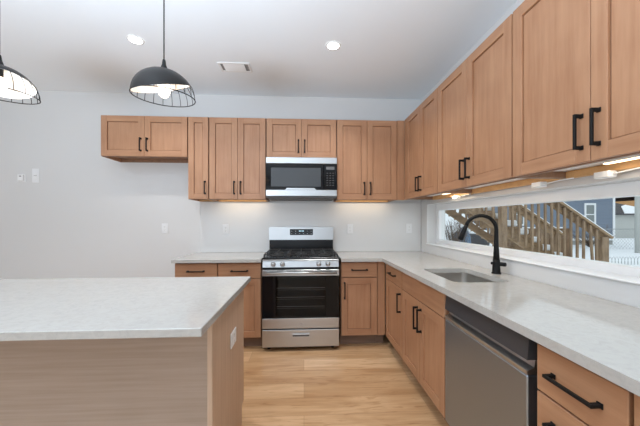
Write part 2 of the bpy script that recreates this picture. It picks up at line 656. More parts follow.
YU, XU = 3.187, 1.127
B_ = M_FRAME
X0, X1, X2, X3, X4, X5 = -2.135, -1.238, -1.018, -.4085, .3585, 1.036
g = .0015
upper('short maple wall cabinet at the far left end, high over the empty fridge space', (X0, YU, 0), RB, X1 - X0 - 2 * g, z0=1.953, end_l=True, cleat=False)
upper('narrow one-door maple wall cabinet between the short fridge cabinet and a two-door cabinet', (X1, YU, 0), RB, X2 - X1 - 2 * g, doors=1, end_l=True)
upper('tall two-door maple wall cabinet just left of the microwave', (X2, YU, 0), RB, X3 - X2 - 2 * g)
upper('short two-door maple wall cabinet directly above the microwave', (X3, YU, 0), RB, X4 - X3 - 2 * g, z0=1.958, cleat=False)
upper('tall two-door maple wall cabinet between the microwave and the room corner', (X4, YU, 0), RB, X5 - X4 - 2 * g, filler=('r', .085))
upper('two-door maple wall cabinet on the right wall, farthest one, in the corner', (XU, 3.085, 0), RR, 3.085 - 2.3505, filler=('l', .072), bottom_mat=M_MELAMINE)
upper('two-door maple wall cabinet on the right wall, above the black faucet, middle of three', (XU, 2.349, 0), RR, 2.349 - 1.4875, bottom_mat=M_MELAMINE)
upper('two-door maple wall cabinet on the right wall, nearest and largest in view', (XU, 1.486, 0), RR, 1.486 - .6395, bottom_mat=M_MELAMINE)

# base cabinets -----------------------------------------------------------
BZ0, BZ1 = .112, .862
YB, XB = 2.920, .841
DZ0, DZ1 = .705, .853          # drawer band
PZ0, PZ1 = .118, .698          # door band
HB = .165


def base(label, loc, rz, w, layout, filler=None, end_l=False, end_r=False, depth=.575, group='maple base cabinets'):
    r = thing('base_cabinet', label, 'cabinet', loc, rz, group)
    carcass(r, w, depth, BZ0, BZ1, top=layout != 'sink', toe=True, end_l=end_l, end_r=end_r)
    a, b = .005, w - .005
    if filler:
        side, fwid = filler
        f = MB()
        if side == 'l':
            f.box(-fwid, -.001, -.012, .006, BZ0, BZ1, M_WV, .001)
            f.box(-fwid + .06, -.001, .06, .075, 0, BZ0, M_TOE)
        else:
            f.box(w + .001, w + fwid, -.012, .006, BZ0, BZ1, M_WV, .001)
            f.box(w + .001, w + fwid, .06, .075, 0, BZ0 - .002, M_TOE)
        f.build('filler_strip', r)
    mid = (a + b) / 2
    if layout in ('drawer_door_l', 'drawer_door_r', 'drawer_pull'):
        d = slab(r, a, b, DZ0, DZ1)
        handle(d, mid, (DZ0 + DZ1) / 2, HB, False)
        d = shaker(r, a, b, PZ0, PZ1)
        if layout == 'drawer_pull':
            handle(d, mid, PZ1 - .031, HB, False)
        else:
            handle(d, a + .031 if layout.endswith('l') else b - .031, PZ1 - .125, HB, True)
    elif layout == 'sink':
        slab(r, a, b, DZ0, DZ1, 'false_front')
        d1 = shaker(r, a, mid - .0015, PZ0, PZ1)
        d2 = shaker(r, mid + .0015, b, PZ0, PZ1)
        handle(d1, mid - .033, PZ1 - .125, HB, True)
        handle(d2, mid + .033, PZ1 - .125, HB, True)
    elif layout == 'drawers':
        for z0, z1 in ((DZ0 - .02, DZ1 - .01), (.405, .678), (.118, .398)):
            d = slab(r, a, b, z0, z1)
            handle(d, mid, (z0 + z1) / 2 if z1 > .8 else z1 - .075, HB, False)
    return r


base('maple base cabinet with drawer and door at the left end of the back counter', (-1.262, YB, 0), RB, .413, 'drawer_door_r', end_l=True)
base('maple base cabinet with drawer over pull-out, just left of the range', (-.847, YB, 0), RB, .425, 'drawer_pull', end_r=True)
base('maple base cabinet with drawer and door just right of the range, in the corner', (.371, YB, 0), RB, .373, 'drawer_door_l', filler=('r', .080), end_l=True)
base('maple drawer-and-door base cabinet on the right wall between the corner and the sink', (XB, 2.872, 0), RR, 2.872 - 2.3905, 'drawer_door_r', filler=('l', .030))
base('maple sink base with two doors under the sink, left of the dishwasher', (XB, 2.389, 0), RR, 2.389 - 1.653, 'sink', end_r=True)
base('maple three-drawer base cabinet just right of the dishwasher', (XB, .984, 0), RR, .984 - .6855, 'drawers', end_l=True)
base('maple base cabinet at the right edge of the photo past the drawer stack', (XB, .684, 0), RR, .5, 'drawer_door_r', end_r=True)

# ------------------------------------------------------------------ worktops


def rrect(x0, x1, y0, y1, r, n=6):
    pts = []
    for cx, cy, a0 in ((x1 - r, y1 - r, 0), (x0 + r, y1 - r, 90), (x0 + r, y0 + r, 180), (x1 - r, y0 + r, 270)):
        for k in range(n + 1):
            a = math.radians(a0 + 90 * k / n)
            pts.append((cx + r * math.cos(a), cy + r * math.sin(a)))
    return pts


SX0, SX1, SY0, SY1 = .915, 1.272, 1.705, 2.215
CZ0, CZ1 = .866, .900
ct = MB()
outer = [(.368, 2.850), (.780, 2.850), (.780, .16), (1.436, .16), (1.436, 3.496), (.368, 3.496)]
ct.poly_prism([outer, rrect(SX0, SX1, SY0, SY1, .045)], CZ0, CZ1, M_QUARTZ)
tag(ct.build('worktop'), 'L-shaped white quartz worktop around the sink along the window wall', 'worktop')
tag(MB().box(-1.272, -.418, 2.850, 3.496, CZ0, CZ1, M_QUARTZ, .002).build('worktop'), 'short straight white quartz worktop left of the range', 'worktop')
sp = MB()
sp.box(-1.219, 1.430, YW - .011, YW - .0005, CZ1 + .001, UZ0 - .008, M_SPLASH, .002)
tag(sp.build('backsplash'), 'white slab backsplash on the back wall under the wall cabinets', 'backsplash')

# sink
sk = thing('kitchen_sink', 'undermount rectangular stainless steel sink in the white worktop', 'sink', (SX0, SY0, .66))
lo = [(x - SX0, y - SY0) for x, y in rrect(SX0 + .001, SX1 - .001, SY0 + .001, SY1 - .001, .045)]
lo2 = [(x - SX0, y - SY0) for x, y in rrect(SX0 + .02, SX1 - .02, SY0 + .02, SY1 - .02, .05)]
bw = MB()
zt, zm, zbm = .865 - .66, .03, .0
rings = [[bw.bm.verts.new((x, y, zt)) for x, y in lo], [bw.bm.verts.new((x, y, zm)) for x, y in lo], [bw.bm.verts.new((x, y, zbm)) for x, y in lo2]]
for A, B in zip(rings, rings[1:]):
    for k in range(len(A)):
        j = (k + 1) % len(A)
        f = bw.bm.faces.new((A[j], A[k], B[k], B[j])); f.smooth = True
bw.bm.faces.new(rings[-1])
bw.mi(M_SINK)
bo = bw.build('bowl', sk)
MB().lathe([(.045, .003), (.038, .004), (.03, .001), (.0, .001)], M_SINK, 24, (.18, .255, 0)).build('drain', sk)

# faucet ---------------------------------------------------------------------
FXX, FYY = 1.362, 1.985
fa = thing('kitchen_faucet', 'tall matte black gooseneck pull-down faucet behind the sink', 'faucet', (FXX, FYY, .9))
MB().lathe([(.0, 0), (.031, 0), (.031, .006), (.0265, .012), (.0245, .055), (.023, .075), (.0225, .1), (.0, .1)], M_BLACK, 28).build('base', fa)
SD = Vector((-.93, .36, 0)).normalized()
R_ = .098
pts = [Vector((0, 0, .095)), Vector((0, 0, .18)), Vector((0, 0, .25)), Vector((0, 0, .305))]
cz = .313
for k in range(0, 13):
    a = PI * k / 12 * .92
    pts.append(SD * (R_ - R_ * math.cos(a)) + Vector((0, 0, cz + R_ * math.sin(a))))
rad = [.0215, .0165, .0145, .0135] + [.0132] * 13
MB().tube(pts, rad, M_BLACK, 16).build('gooseneck', fa)
e0 = pts[-1]
dirv = (pts[-1] - pts[-2]).normalized()
hd = MB()
hd.tube([e0 - dirv * .006, e0 + dirv * .02, e0 + dirv * .06, e0 + dirv * .105, e0 + dirv * .11], [.0145, .0155, .017, .0195, .017], M_BLACK, 16)
hd.build('spray_head', fa)
lv = MB()
side = Vector((.55, -.83, 0)).normalized()
lv.tube([Vector((0, 0, .07)) - side * .034, Vector((0, 0, .07)), Vector((0, 0, .07)) + side * .03, Vector((0, 0, .07)) + side * .058, Vector((0, 0, .07)) + side * .062], [.010, .0125, .0145, .0145, .012], M_BLACK, 16)
lv.build('lever', fa)

# ------------------------------------------------------------------ island
IX0, IX1, IY0, IY1 = -1.95, -.358, 1.035, 1.975
il = thing('kitchen_island', 'large kitchen island with white quartz top and wood panels, in the left foreground', 'island', (-1.15, 1.5, 0))


def L(x, y):
    return x + 1.15, y - 1.5


def ibox(b, x0, x1, y0, y1, z0, z1, m, bev=0):
    b.box(x0 + 1.15, x1 + 1.15, y0 - 1.5, y1 - 1.5, z0, z1, m, bev)


BX0, BX1, BY0, BY1 = -1.92, -.391, 1.262, 1.905
t = MB(); ibox(t, IX0, IX1, IY0, IY1, .868, .900, M_QUARTZ, .0025); t.build('worktop', il, 'white quartz top with an overhang')
t = MB(); ibox(t, BX0 + .02, BX1 - .022, BY0 + .004, BY0 + .022, 0, .867, M_ISLH); t.build('back_panel', il, 'smooth wood panel with horizontal grain')
for s in (0, 1):
    t = MB()
    xa, xb = (BX1 - .021, BX1) if s == 0 else (BX0, BX0 + .021)
    # end panel with a toe notch at the kitchen side
    prof = [(BY0, 0), (BY1 - .055, 0), (BY1 - .055, .112), (BY1, .112), (BY1, .867), (BY0, .867)]
    t.prism([(xa + 1.15, y - 1.5, z) for y, z in prof], (xb - xa, 0, 0), M_ISLV)
    t.build('end_panel', il)
t = MB(); ibox(t, BX0 + .022, BX1 - .022, BY0 + .023, BY1 - .022, .112, .866, M_FRAME)
ibox(t, BX0 + .022, BX1 - .022, BY0 + .023, BY1 - .075, 0, .112, M_TOE)
t.build('body', il)
nd = 3
dw_ = (BX1 - BX0 - .05) / nd
for k in range(nd):
    t = MB(); x = BX0 + .025 + k * dw_
    ibox(t, x + .002, x + dw_ - .002, BY1 - .020, BY1, .118, .698, M_WV, .002)
    ibox(t, x + .002, x + dw_ - .002, BY1 - .020, BY1, .705, .853, M_WH, .002)
    t.build('cabinet_front', il)


def outlet(label, loc, rz, w=.07, h=.115, kind='outlet', name='outlet_plate', group='white outlet plates'):
    r = thing(name, label, 'outlet' if kind == 'outlet' else 'wall plate', loc, rz, group)
    p = MB(); p.box(-w / 2, w / 2, -.006, 0, -h / 2, h / 2, M_PLATE, .002); p.build('plate', r)
    q = MB()
    if kind == 'outlet':
        q.box(-.017, .017, -.0085, -.005, -.034, .034, M_WHITEPL, .001)
        for zz in (-.018, .018):
            for xx in (-.006, .006):
                q.box(xx - .001, xx + .001, -.0088, -.008, zz - .004, zz + .005, M_SLOT)
            q.box(-.002, .002, -.0088, -.008, zz - .011, zz - .008, M_SLOT)
        q.build('receptacle', r)
    elif kind == 'switch':
        q.box(-.017, .017, -.0095, -.005, -.033, .033, M_WHITEPL, .001)
        q.box(-.017, .017, -.0098, -.009, -.0015, .0015, M_SLOT)
        q.build('rocker_switch', r)
    else:
        q.box(-.03, .03, -.022, -.005, -.035, .035, M_WHITEPL, .004)
        q.build('cover', r)
        s = MB(); s.box(-.012, .012, -.0225, -.0215, .012, .022, M_SLOT); s.build('screen', r)
    return r


outlet('white outlet plate on the wooden end panel of the island', (BX1 + .0005, 1.617, .632), PI / 2, w=.115, h=.08)
outlet('white outlet plate on the bare back wall left of the worktop', (-1.63, YW - .0005, 1.185), 0)
outlet('white outlet plate on the backsplash left of the range', (-.925, YW - .0115, 1.175), 0)
outlet('white outlet plate on the backsplash right of the range', (.559, YW - .0115, 1.175), 0)
outlet('white outlet plate on the backsplash near the window corner', (1.285, YW - .0115, 1.180), 0)
outlet('small white thermostat at the left edge of the bare back wall', (-3.222, YW - .0005, 1.763), 0, kind='therm', name='thermostat', w=.09, h=.09, group=None)
outlet('white switch plate on the bare back wall beside the thermostat', (-3.07, YW - .0005, 1.79), 0, w=.075, h=.16, kind='switch', name='switch_plate', group=None)

# ------------------------------------------------------------------ gas range
RCX, RW = -.030, .756
rg = thing('gas_range', 'stainless steel and black gas range between the base cabinets', 'range', (RCX, 2.85, 0))
hw = RW / 2
FY = -.0                        # local y of the door plane (world 2.85)
b = MB()
b.box(-hw, hw, .022, .628, .035, .895, M_BLACKENAMEL, .003)
for sx in (-1, 1):
    for yy in (.07, .56):
        b.lathe([(.018, 0), (.018, .036)], M_BLACK, 12, (sx * (hw - .06), yy, 0), cap_bot=True)
b.build('body', rg)
c = MB()
c.box(-hw, hw, -.004, .60, .896, .912, M_BLACKENAMEL, .005)
c.build('cooktop', rg)
# control panel, slightly tilted back
cp = MB()
cp.prism([(-hw + .008, -.024, .822), (-hw + .008, -.012, .880), (-hw + .008, .021, .880), (-hw + .008, .021, .822)], (2 * hw - .016, 0, 0), M_STEEL)
cpo = cp.build('control_panel', rg)
t = MB(); t.box(-hw + .006, hw - .006, -.016, .02, .882, .8945, M_STEEL, .003); t.build('front_trim', rg)
for kx in (-.268, -.178, .175, .265):
    k = MB()
    kk = (kx, -.0185, .851)
    k.lathe([(.0, -.006), (.024, -.006), (.024, .003), (.019, .006), (.018, .028), (.015, .031), (.0, .031)], M_STEEL, 24, kk, axis='y')
    k.box(kx - .0035, kx + .0035, -.0525, -.045, .836, .866, M_STEEL, .001)
    k.build('knob', rg)
# oven door
d = MB()
d.box(-hw + .004, hw - .004, -.018, .0205, .325, .735, M_BLACKENAMEL, .002)
d.box(-hw + .004, hw - .004, -.022, .0205, .7355, .796, M_STEEL, .003)
d.box(-hw + .004, hw - .004, -.022, .0205, .225, .3245, M_STEEL, .003)
od = d.build('oven_door', rg)
# cut-like glass: frame of gloss glass around a smoked window with racks behind
wz0, wz1, wx = .345, .722, .245
gl = MB()
gl.box(-hw + .006, -wx, -.0215, -.0182, .326, .734, M_BLACKGLOSS)
gl.box(wx, hw - .006, -.0215, -.0182, .326, .734, M_BLACKGLOSS)
gl.box(-wx, wx, -.0215, -.0182, wz1, .734, M_BLACKGLOSS)
gl.box(-wx, wx, -.0215, -.0182, .326, wz0, M_BLACKGLOSS)
gl.build('glass_surround', od)
g2 = MB(); g2.box(-wx + .001, wx - .001, -.0212, -.0195, wz0 + .001, wz1 - .001, M_OVENGLASS); g2.build('oven_window', od)
M_RACK = mat('oven_rack_wire', (0.6, 0.6, 0.6), 0.35)
rk = MB()
for z in (.44, .53, .62):
    rk.tube([(-wx + .01, -.0187, z), (wx - .01, -.0187, z)], .0016, M_RACK, 6)
    rk.tube([(-wx + .01, -.0187, z - .018), (wx - .01, -.0187, z - .018)], .0010, M_RACK, 6)
rk.build('oven_rack', od)
hd = MB()
hd.tube([(-hw + .03, -.062, .772), (hw - .03, -.062, .772)], .0115, M_STEEL, 14)
for sx in (-1, 1):
    hd.box(sx * (hw - .06) - .013, sx * (hw - .06) + .013, -.06, -.021, .764, .780, M_STEEL, .003)
hd.build('door_handle', od)
vt = MB()
for x0, x1 in ((-.23, -.17), (-.14, 0), (.03, .16), (.19, .24)):
    vt.box(x0, x1, -.0228, -.021, .785, .7905, M_SLOT)
vt.build('vent_slots', od)
bg = MB()
bg.lathe([(.0155, 0), (.0155, .002), (.0135, .0025), (.012, .0012), (.0, .0012)], M_ICON, 24, (0, -.0222, .268), axis='y')
bg.tube([(-.006 + .0045 * math.cos(a), -.0240, .268 + .0045 * math.sin(a)) for a in [i * PI / 6 for i in range(2, 12)]], .0008, M_STEEL, 6)
bg.tube([(.003, -.0240, .2635), (.003, -.0240, .2725), (.008, -.0240, .2725)], .0008, M_STEEL, 6)
bg.tube([(.003, -.0240, .268), (.007, -.0240, .268)], .0008, M_STEEL, 6)
bg.tube([(.003, -.0240, .2635), (.008, -.0240, .2635)], .0008, M_STEEL, 6)
bg.build('round_badge', od)
dr = MB()
dr.box(-hw + .004, hw - .004, -.020, .0205, .045, .212, M_STEEL, .003)
dro = dr.build('storage_drawer', rg)
sl = MB()
sl.box(-.088, .088, -.0212, -.0195, .142, .178, M_STEEL, .002)
sl.box(-.080, .080, -.0220, -.0205, .147, .170, M_SLOT, .001)
sl.box(-.080, .080, -.030, -.0205, .166, .174, M_STEEL, .002)
sl.build('drawer_pull', dro)
# backguard
bk = MB()
bk.box(-hw + .003, hw - .003, .585, .628, .913, 1.060, M_BLACKENAMEL, .003)
bk.prism([(-hw, .560, 1.050), (-hw, .572, 1.198), (-hw, .628, 1.198), (-hw, .628, 1.050)], (2 * hw, 0, 0), M_STEEL)
bko = bk.build('backguard', rg)
ds = MB()
ds.prism([(-.135, .5615, 1.105), (-.135, .5670, 1.175), (-.135, .572, 1.175), (-.135, .568, 1.105)], (.27, 0, 0), M_BLACKGLOSS)
dso = ds.build('display', bko)
dg = MB()
for x in (-.028, -.014, .004, .018):
    dg.box(x, x + .009, .5636, .5652, 1.147, 1.158, M_BLUELED)
dg.build('clock_digits', dso)
for i in range(6):
    for j in range(2):
        x = -.115 + i * .046
        if abs(x) < .03 and j == 1:
            continue
        ic = MB()
        ic.box(x - .006, x + .006, .5618 + j * .002, .5640 + j * .002, 1.120 + j * .028, 1.124 + j * .028, M_ICON)
        ic.build('touch_button', dso)
# burners and grates
for bx, by, br in ((-.24, .15, .045), (-.24, .43, .036), (0, .29, .05), (.24, .15, .05), (.24, .43, .034)):
    bb = MB()
    bb.lathe([(.0, .0), (br + .018, .0), (br + .012, .008), (br, .010), (br, .016), (br * .85, .02), (.0, .021)], M_IRON, 24, (bx, by, .9125))
    bb.build('burner', rg)
for gx in (-.245, 0, .245):
    gr = MB()
    z = .945
    w_ = .115
    y0, y1 = .02, .555
    for x in (gx - w_, gx + w_):
        gr.box(x - .006, x + .006, y0, y1, z - .008, z, M_IRON, .002)
    for y in (y0 + .006, (y0 + y1) / 2, y1 - .006):
        gr.box(gx - w_, gx + w_, y - .006, y + .006, z - .008, z, M_IRON, .002)
    gr.box(gx - .006, gx + .006, y0, y1, z - .008, z + .002, M_IRON, .002)
    for y in (.15, .43):
        gr.box(gx - w_, gx + w_, y - .005, y + .005, z - .007, z + .002, M_IRON, .002)
    for x in (gx - w_, gx + w_):
        for y in (y0 + .006, (y0 + y1) / 2, y1 - .006):
            gr.box(x - .006, x + .006, y - .006, y + .006, .912, z - .007, M_IRON)
    gr.build('grate', rg)

# ------------------------------------------------------------------ microwave
MX0, MX1 = -.404, .354
mw = thing('microwave_oven', 'over-the-range stainless and black microwave hung under the short cabinet', 'microwave', ((MX0 + MX1) / 2, 3.105, 0))
h2 = (MX1 - MX0) / 2
MZ0, MZ1 = 1.505, 1.952
t = MB(); t.box(-h2, h2, .022, .392, MZ0 + .022, MZ1, M_BLACKENAMEL, .003)
t.box(-h2 + .02, h2 - .02, .03, .38, MZ0 + .006, MZ0 + .022, M_SLOT, .002)
t.build('body', mw)
t = MB(); t.box(-h2, h2, -.012, .021, 1.882, 1.950, M_STEEL, .004); t.build('top_vent_band', mw)
d = MB()
d.box(-h2, .235, -.006, .021, 1.604, 1.880, M_BLACKGLOSS, .003)
mdo = d.build('door', mw)
M_MWWIN = mat('perforated_microwave_window', (0.055, 0.06, 0.065), 0.25, spec=0.4)
t = MB(); t.box(-.325, .205, -.0072, -.0055, 1.637, 1.838, M_MWWIN, .001); t.build('door_window', mdo)
hb = MB()
hb.prism([(-.175, -.0125, 1.604), (-.155, -.0125, 1.622), (.135, -.0125, 1.622), (.155, -.0125, 1.604)], (0, .006, 0), M_STEEL)
hb.box(-h2, h2, -.014, .021, 1.535, 1.603, M_STEEL, .004)
hb.build('handle_band', mw, 'stainless lower band with raised pull')
cpn = MB(); cpn.box(.237, h2, -.006, .021, 1.604, 1.880, M_BLACKGLOSS, .003)
cpo = cpn.build('control_panel', mw)
for i in range(3):
    for j in range(6):
        x = .266 + i * .032; z = 1.65 + j * .026
        t = MB(); t.box(x, x + .016, -.0068, -.0055, z, z + .006, M_PRINT); t.build('button', cpo)
t = MB(); t.box(.262, .352, -.0068, -.0055, 1.820, 1.852, M_SLOT); t.build('display', cpo)
t = MB(); t.box(-h2, h2, .0, .05, 1.521, 1.534, M_SLOT, .002); t.build('bottom_grille', mw)

# ------------------------------------------------------------------ dishwasher
dwY0, dwY1 = 1.022, 1.646
dwW = dwY1 - dwY0
dw = thing('dishwasher', 'dark stainless dishwasher with a pocket handle in the window-side run', 'dishwasher', (XB, dwY1, 0), RR)
t = MB()
t.box(.004, dwW + .03, .03, .57, .10, .855, M_BLACKENAMEL)
t.box(.004, dwW + .03, .06, .075, .0, .10, M_BLACK)
t.box(.01, .03, .08, .5, 0, .1, M_BLACK); t.box(dwW, dwW + .02, .08, .5, 0, .1, M_BLACK)
t.build('body', dw)
t = MB(); t.box(.002, dwW, -.022, .028, .115, .705, M_STEELDK, .004); t.build('door_panel', dw)
t = MB()
t.prism([(.002, -.022, .762), (.002, -.014, .858), (.002, .028, .858), (.002, .028, .762)], (dwW - .002, 0, 0), M_CTRLSTRIP)
dct = t.build('control_strip', dw)
t = MB()
t.prism([(.002, -.021, .708), (.002, -.024, .722), (.002, .004, .735), (.002, .010, .760), (.002, .028, .760), (.002, .028, .708)], (dwW - .002, 0, 0), M_STEEL)
t.build('pocket_handle', dw)
spots = [(.40 + i * .022, .795 + j * .018, .010) for i in range(4) for j in range(2)] + [(x, .80, .014) for x in (.05, .085, .12)]
for x, z, w_ in spots:
    y = -.0212 + (z - .762) / .096 * .008
    t = MB(); t.box(x, x + w_, y - .0006, y + .0015, z, z + .004, M_PRINT); t.build('touch_button', dct)

# ------------------------------------------------------------------ under-cabinet lights


def led_bar(label, loc, rz, length, power):
    r = thing('under_cabinet_light', label, 'light', loc, rz, 'under-cabinet light bars')
    t = MB(); t.box(-length / 2, length / 2, -.014, .014, .004, .014, M_WHITEPL, .001); t.build('housing', r)
    t = MB(); t.box(-length / 2 + .004, length / 2 - .004, -.011, .011, .0, .004, M_LED, .001); t.build('lens', r)
    lo = area_light('glow', (0, 0, -.004), (0, 0, 0), length, .02, power, (1.0, .86, .68))
    lo.parent = r
    lo.name = 'led_emitter'
    return r


ZL = UZ0 + .034 - .0145
led_bar('slim warm light bar under the two-door cabinet left of the microwave', (-.71, 3.38, ZL), 0, .52, .55)
led_bar('slim warm light bar under the cabinet right of the microwave', (.70, 3.38, ZL), 0, .58, .55)
led_bar('slim warm light bar under the corner cabinet on the right wall', (1.33, 2.54, ZL), PI / 2, .34, .6)
led_bar('slim warm light bar over the faucet under the middle right-wall cabinet', (1.165, 1.92, ZL), PI / 2, .70, 1.0)
led_bar('slim warm light bar under the nearest right-wall cabinet', (1.325, .99, ZL), PI / 2, .44, .4)
for label, y in (('white wiring box under the nearest right-wall cabinet beside its light bar', 1.247),
                 ('white wiring box under the cabinets where the middle and nearest units meet', 1.618),
                 ('white wiring box under the cabinets above the left end of the window', 2.542)):
    r = thing('wiring_box', label, 'wiring box', (1.368, y, UZ0 - .004), 0, 'under-cabinet wiring boxes')
    t = MB(); t.box(-.02, .02, -.035, .035, -.030, -.0005, M_WHITEPL, .003); t.build('case', r)
    t = MB(); t.tube([(0, -.034, -.016), (.004, -.07, -.012), (.012, -.12, -.006), (.016, -.2, -.0045)], .003, M_WHITEPL, 8); t.build('cable', r)

# ------------------------------------------------------------------ pendants


def pendant(label, x, y, power, slant, low, amp):
    ZR = 1.888                                     # height of the open ring
    r = thing('pendant_lamp', label, 'pendant lamp', (x, y, ZC), 0, 'dome pendants over the island')
    z0 = ZR - ZC
    aw = math.atan2(y, x)
    RR_, HT = .143, .136                           # ring radius, crown height above the ring
    t = MB(); t.lathe([(.0, -.001), (.06, -.001), (.06, -.018), (.052, -.026), (.0, -.026)][::-1], M_BLACK, 28); t.build('canopy', r)
    top = z0 + HT
    t = MB(); t.tube([(0, 0, -.024), (0, 0, top + .03)], .0032, M_BLACK, 8); t.build('cord', r)
    t = MB(); t.lathe([(.006, top + .050), (.008, top + .042), (.010, top + .024), (.018, top + .002), (.020, top - .006)][::-1], M_BLACK, 20); t.build('socket_cap', r)

    def rad_at(h, off=0.0):                        # dome profile: radius at height h above the ring
        q = max(0.0, min(1.0, h / HT))
        return max(.008, RR_ * (1 - q ** 2.1) ** .5 - off)

    def tip(rr, a):                                # the shade hangs a touch askew
        return .009 * rr / RR_ * math.cos(a - aw)

    def rim(a):                                    # the opaque shade is cut on a slant, the wire cage fills the rest
        return low + amp * math.cos(a - slant)

    def dome(m, off, flip):
        b = MB(); mi = b.mi(m)
        n, K = 48, 12
        rows = []
        for k in range(K + 1):
            u = k / K
            row = []
            for i in range(n):
                a = 2 * PI * i / n
                h = HT - off - (HT - off - rim(a)) * (1 - math.cos(u * PI / 2)) if k else HT - off
                rr = rad_at(h + off, off) if k else .008
                row.append(b.bm.verts.new((rr * math.cos(a), rr * math.sin(a), z0 + h + tip(rr, a))))
            rows.append(row)
        for A, B in zip(rows, rows[1:]):
            for i in range(n):
                j = (i + 1) % n
                f = b.bm.faces.new((A[i], A[j], B[j], B[i]) if flip else (A[j], A[i], B[i], B[j])); f.smooth = True; f.material_index = mi
        return b
    dome(M_DOME, 0, False).build('shade', r)
    dome(M_SHADEIN, .003, True).build('shade_lining', r, 'white inside of the shade')
    cg = MB()
    ring = [(RR_ * math.cos(2 * PI * k / 48), RR_ * math.sin(2 * PI * k / 48), z0 + tip(RR_, 2 * PI * k / 48)) for k in range(48)]
    cg.tube(ring, .0024, M_BLACK, 8, closed=True)
    for k in range(20):
        a = 2 * PI * (k + .5) / 20
        hs = [rim(a) * (1 - i / 5) for i in range(6)]
        cg.tube([(rad_at(h) * math.cos(a), rad_at(h) * math.sin(a), z0 + h + tip(rad_at(h), a)) for h in hs], .0015, M_BLACK, 6)
    cg.build('wire_cage', r)
    t = MB(); t.tube([(0, 0, top - .006), (0, 0, top - .055)], [.015, .015], M_BLACK, 16); t.build('lamp_holder', r)
    bl = []
    for k in range(13):
        a = PI * k / 12
        rr = .028 * math.sin(a)
        bl.append((max(.0005, rr if k > 6 else max(rr, .013 * (1 if k > 0 else 0))), top - .056 - .042 + .032 * math.cos(a) * 1.3))
    t = MB(); t.lathe(bl[::-1], M_BULB, 24); t.build('bulb', r)
    d = bpy.data.lights.new('bulb_glow', 'POINT')
    d.energy = power; d.color = (1.0, .78, .62); d.shadow_soft_size = .03
    lo = bpy.data.objects.new('bulb_glow', d); COL.objects.link(lo); lo.parent = r
    lo.location = (0, 0, top - .150)
    return r


pendant('black dome pendant with wire cage hanging whole over the island', -.694, 1.48, .8, math.radians(60), .040, .044)
pendant('black dome pendant with wire cage cut off by the left edge of the photo', -1.466, 1.48, .8, math.radians(-50), .055, .038)

# ------------------------------------------------------------------ ceiling fittings


def can(label, x, y, power):
    r = thing('recessed_light', label, 'ceiling light', (x, y, ZC), 0, 'recessed ceiling lights')
    t = MB(); t.lathe([(.050, -.004), (.062, -.005), (.066, -.001)], M_WHITEPL, 32); t.build('trim_ring', r)
    t = MB(); t.lathe([(.0, -.0035), (.050, -.0035)][::-1], M_CANLENS, 32); t.build('lens', r)
    a = area_light('downlight', (0, 0, -.01), (0, 0, 0), .1, .1, power, (1.0, .98, .95), 'DISK', math.radians(115))
    a.parent = r
    return r


can('round recessed ceiling light left of the hanging pendant cord', -1.385, 2.47, 6.5)
can('round recessed ceiling light right of the air vent', .248, 2.46, 7)
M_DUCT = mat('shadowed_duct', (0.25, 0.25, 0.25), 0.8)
vn = thing('ceiling_vent', 'white rectangular air vent in the ceiling above the back cabinets', 'vent', (-.665, 2.855, ZC))
t = MB()
t.box(-.15, .15, -.085, -.065, -.008, -.0005, M_WHITEPL, .002); t.box(-.15, .15, .065, .085, -.008, -.0005, M_WHITEPL, .002)
t.box(-.15, -.13, -.065, .065, -.008, -.0005, M_WHITEPL, .002); t.box(.13, .15, -.065, .065, -.008, -.0005, M_WHITEPL, .002)
t.build('frame', vn)
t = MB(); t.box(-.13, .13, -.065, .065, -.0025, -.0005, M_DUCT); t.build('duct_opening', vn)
t = MB()
for k in range(7):
    y = -.055 + k * .0185
    t.beam((-.105, y, -.0055), (.095, y, -.0055), .0178, .0018, M_WHITEPL, up=(0, .25, 1))
t.build('louvres', vn)

# ------------------------------------------------------------------ outdoors
GZ = -.40
t = MB()
t.box(XW + .23, 70, -14, 80, GZ - .3, GZ, M_SNOW)
structure(t.build('ground'))

ST = thing('deck_stairs', 'weathered wooden deck stairs with snow on the treads, outside the window', 'stairs', (3.2, 5.6, GZ))
SLOPE = .65


def zs(x):                      # stringer top edge along x (world), near side line through measured points
    return 1.505 - (x - 3.485) * SLOPE


def stair_part(b, name, parent, label=None):
    for v in b.bm.verts:
        v.co -= Vector((3.2, 5.6, GZ))
    return b.build(name, parent, label)


YN, YF = 5.6, 6.6
xs_top, xs_bot = 2.05, 6.30
for y in (YN, YF - .05):
    b = MB()
    b.prism([(xs_top, y, zs(xs_top)), (xs_bot, y, zs(xs_bot)), (xs_bot, y, GZ), (xs_bot - .17, y, GZ), (xs_top, y, zs(xs_top) - .17)], (0, .05, 0), M_TIMBERX)
    stair_part(b, 'stringer', ST)
RUN = .25
nst = 17
for i in range(nst):
    x = xs_top + .03 + i * RUN
    z = zs(x) + .03
    if z < GZ + .1:
        break
    b = MB()
    b.box(x, x + RUN + .02, YN + .051, YF - .051, z - .04, z, M_TIMBERX, .004)
    b.box(x + .012, x + .03, YN + .052, YF - .052, z - .02, z + RUN * SLOPE - .042, M_TIMBERX)
    tr = stair_part(b, 'tread', ST)
    b = MB()
    for k in range(4):
        yy = YN + .08 + k * .24 + random.uniform(-.02, .02)
        hh = random.uniform(.10, .14)
        b.box(x + .035, x + RUN + .015, yy, yy + random.uniform(.17, .22), z + .0005, z + hh, M_SNOW, .035, 3)
    stair_part(b, 'snow_cap', tr, 'lumps of white snow')


def zr(x):
    return zs(x) + 1.185


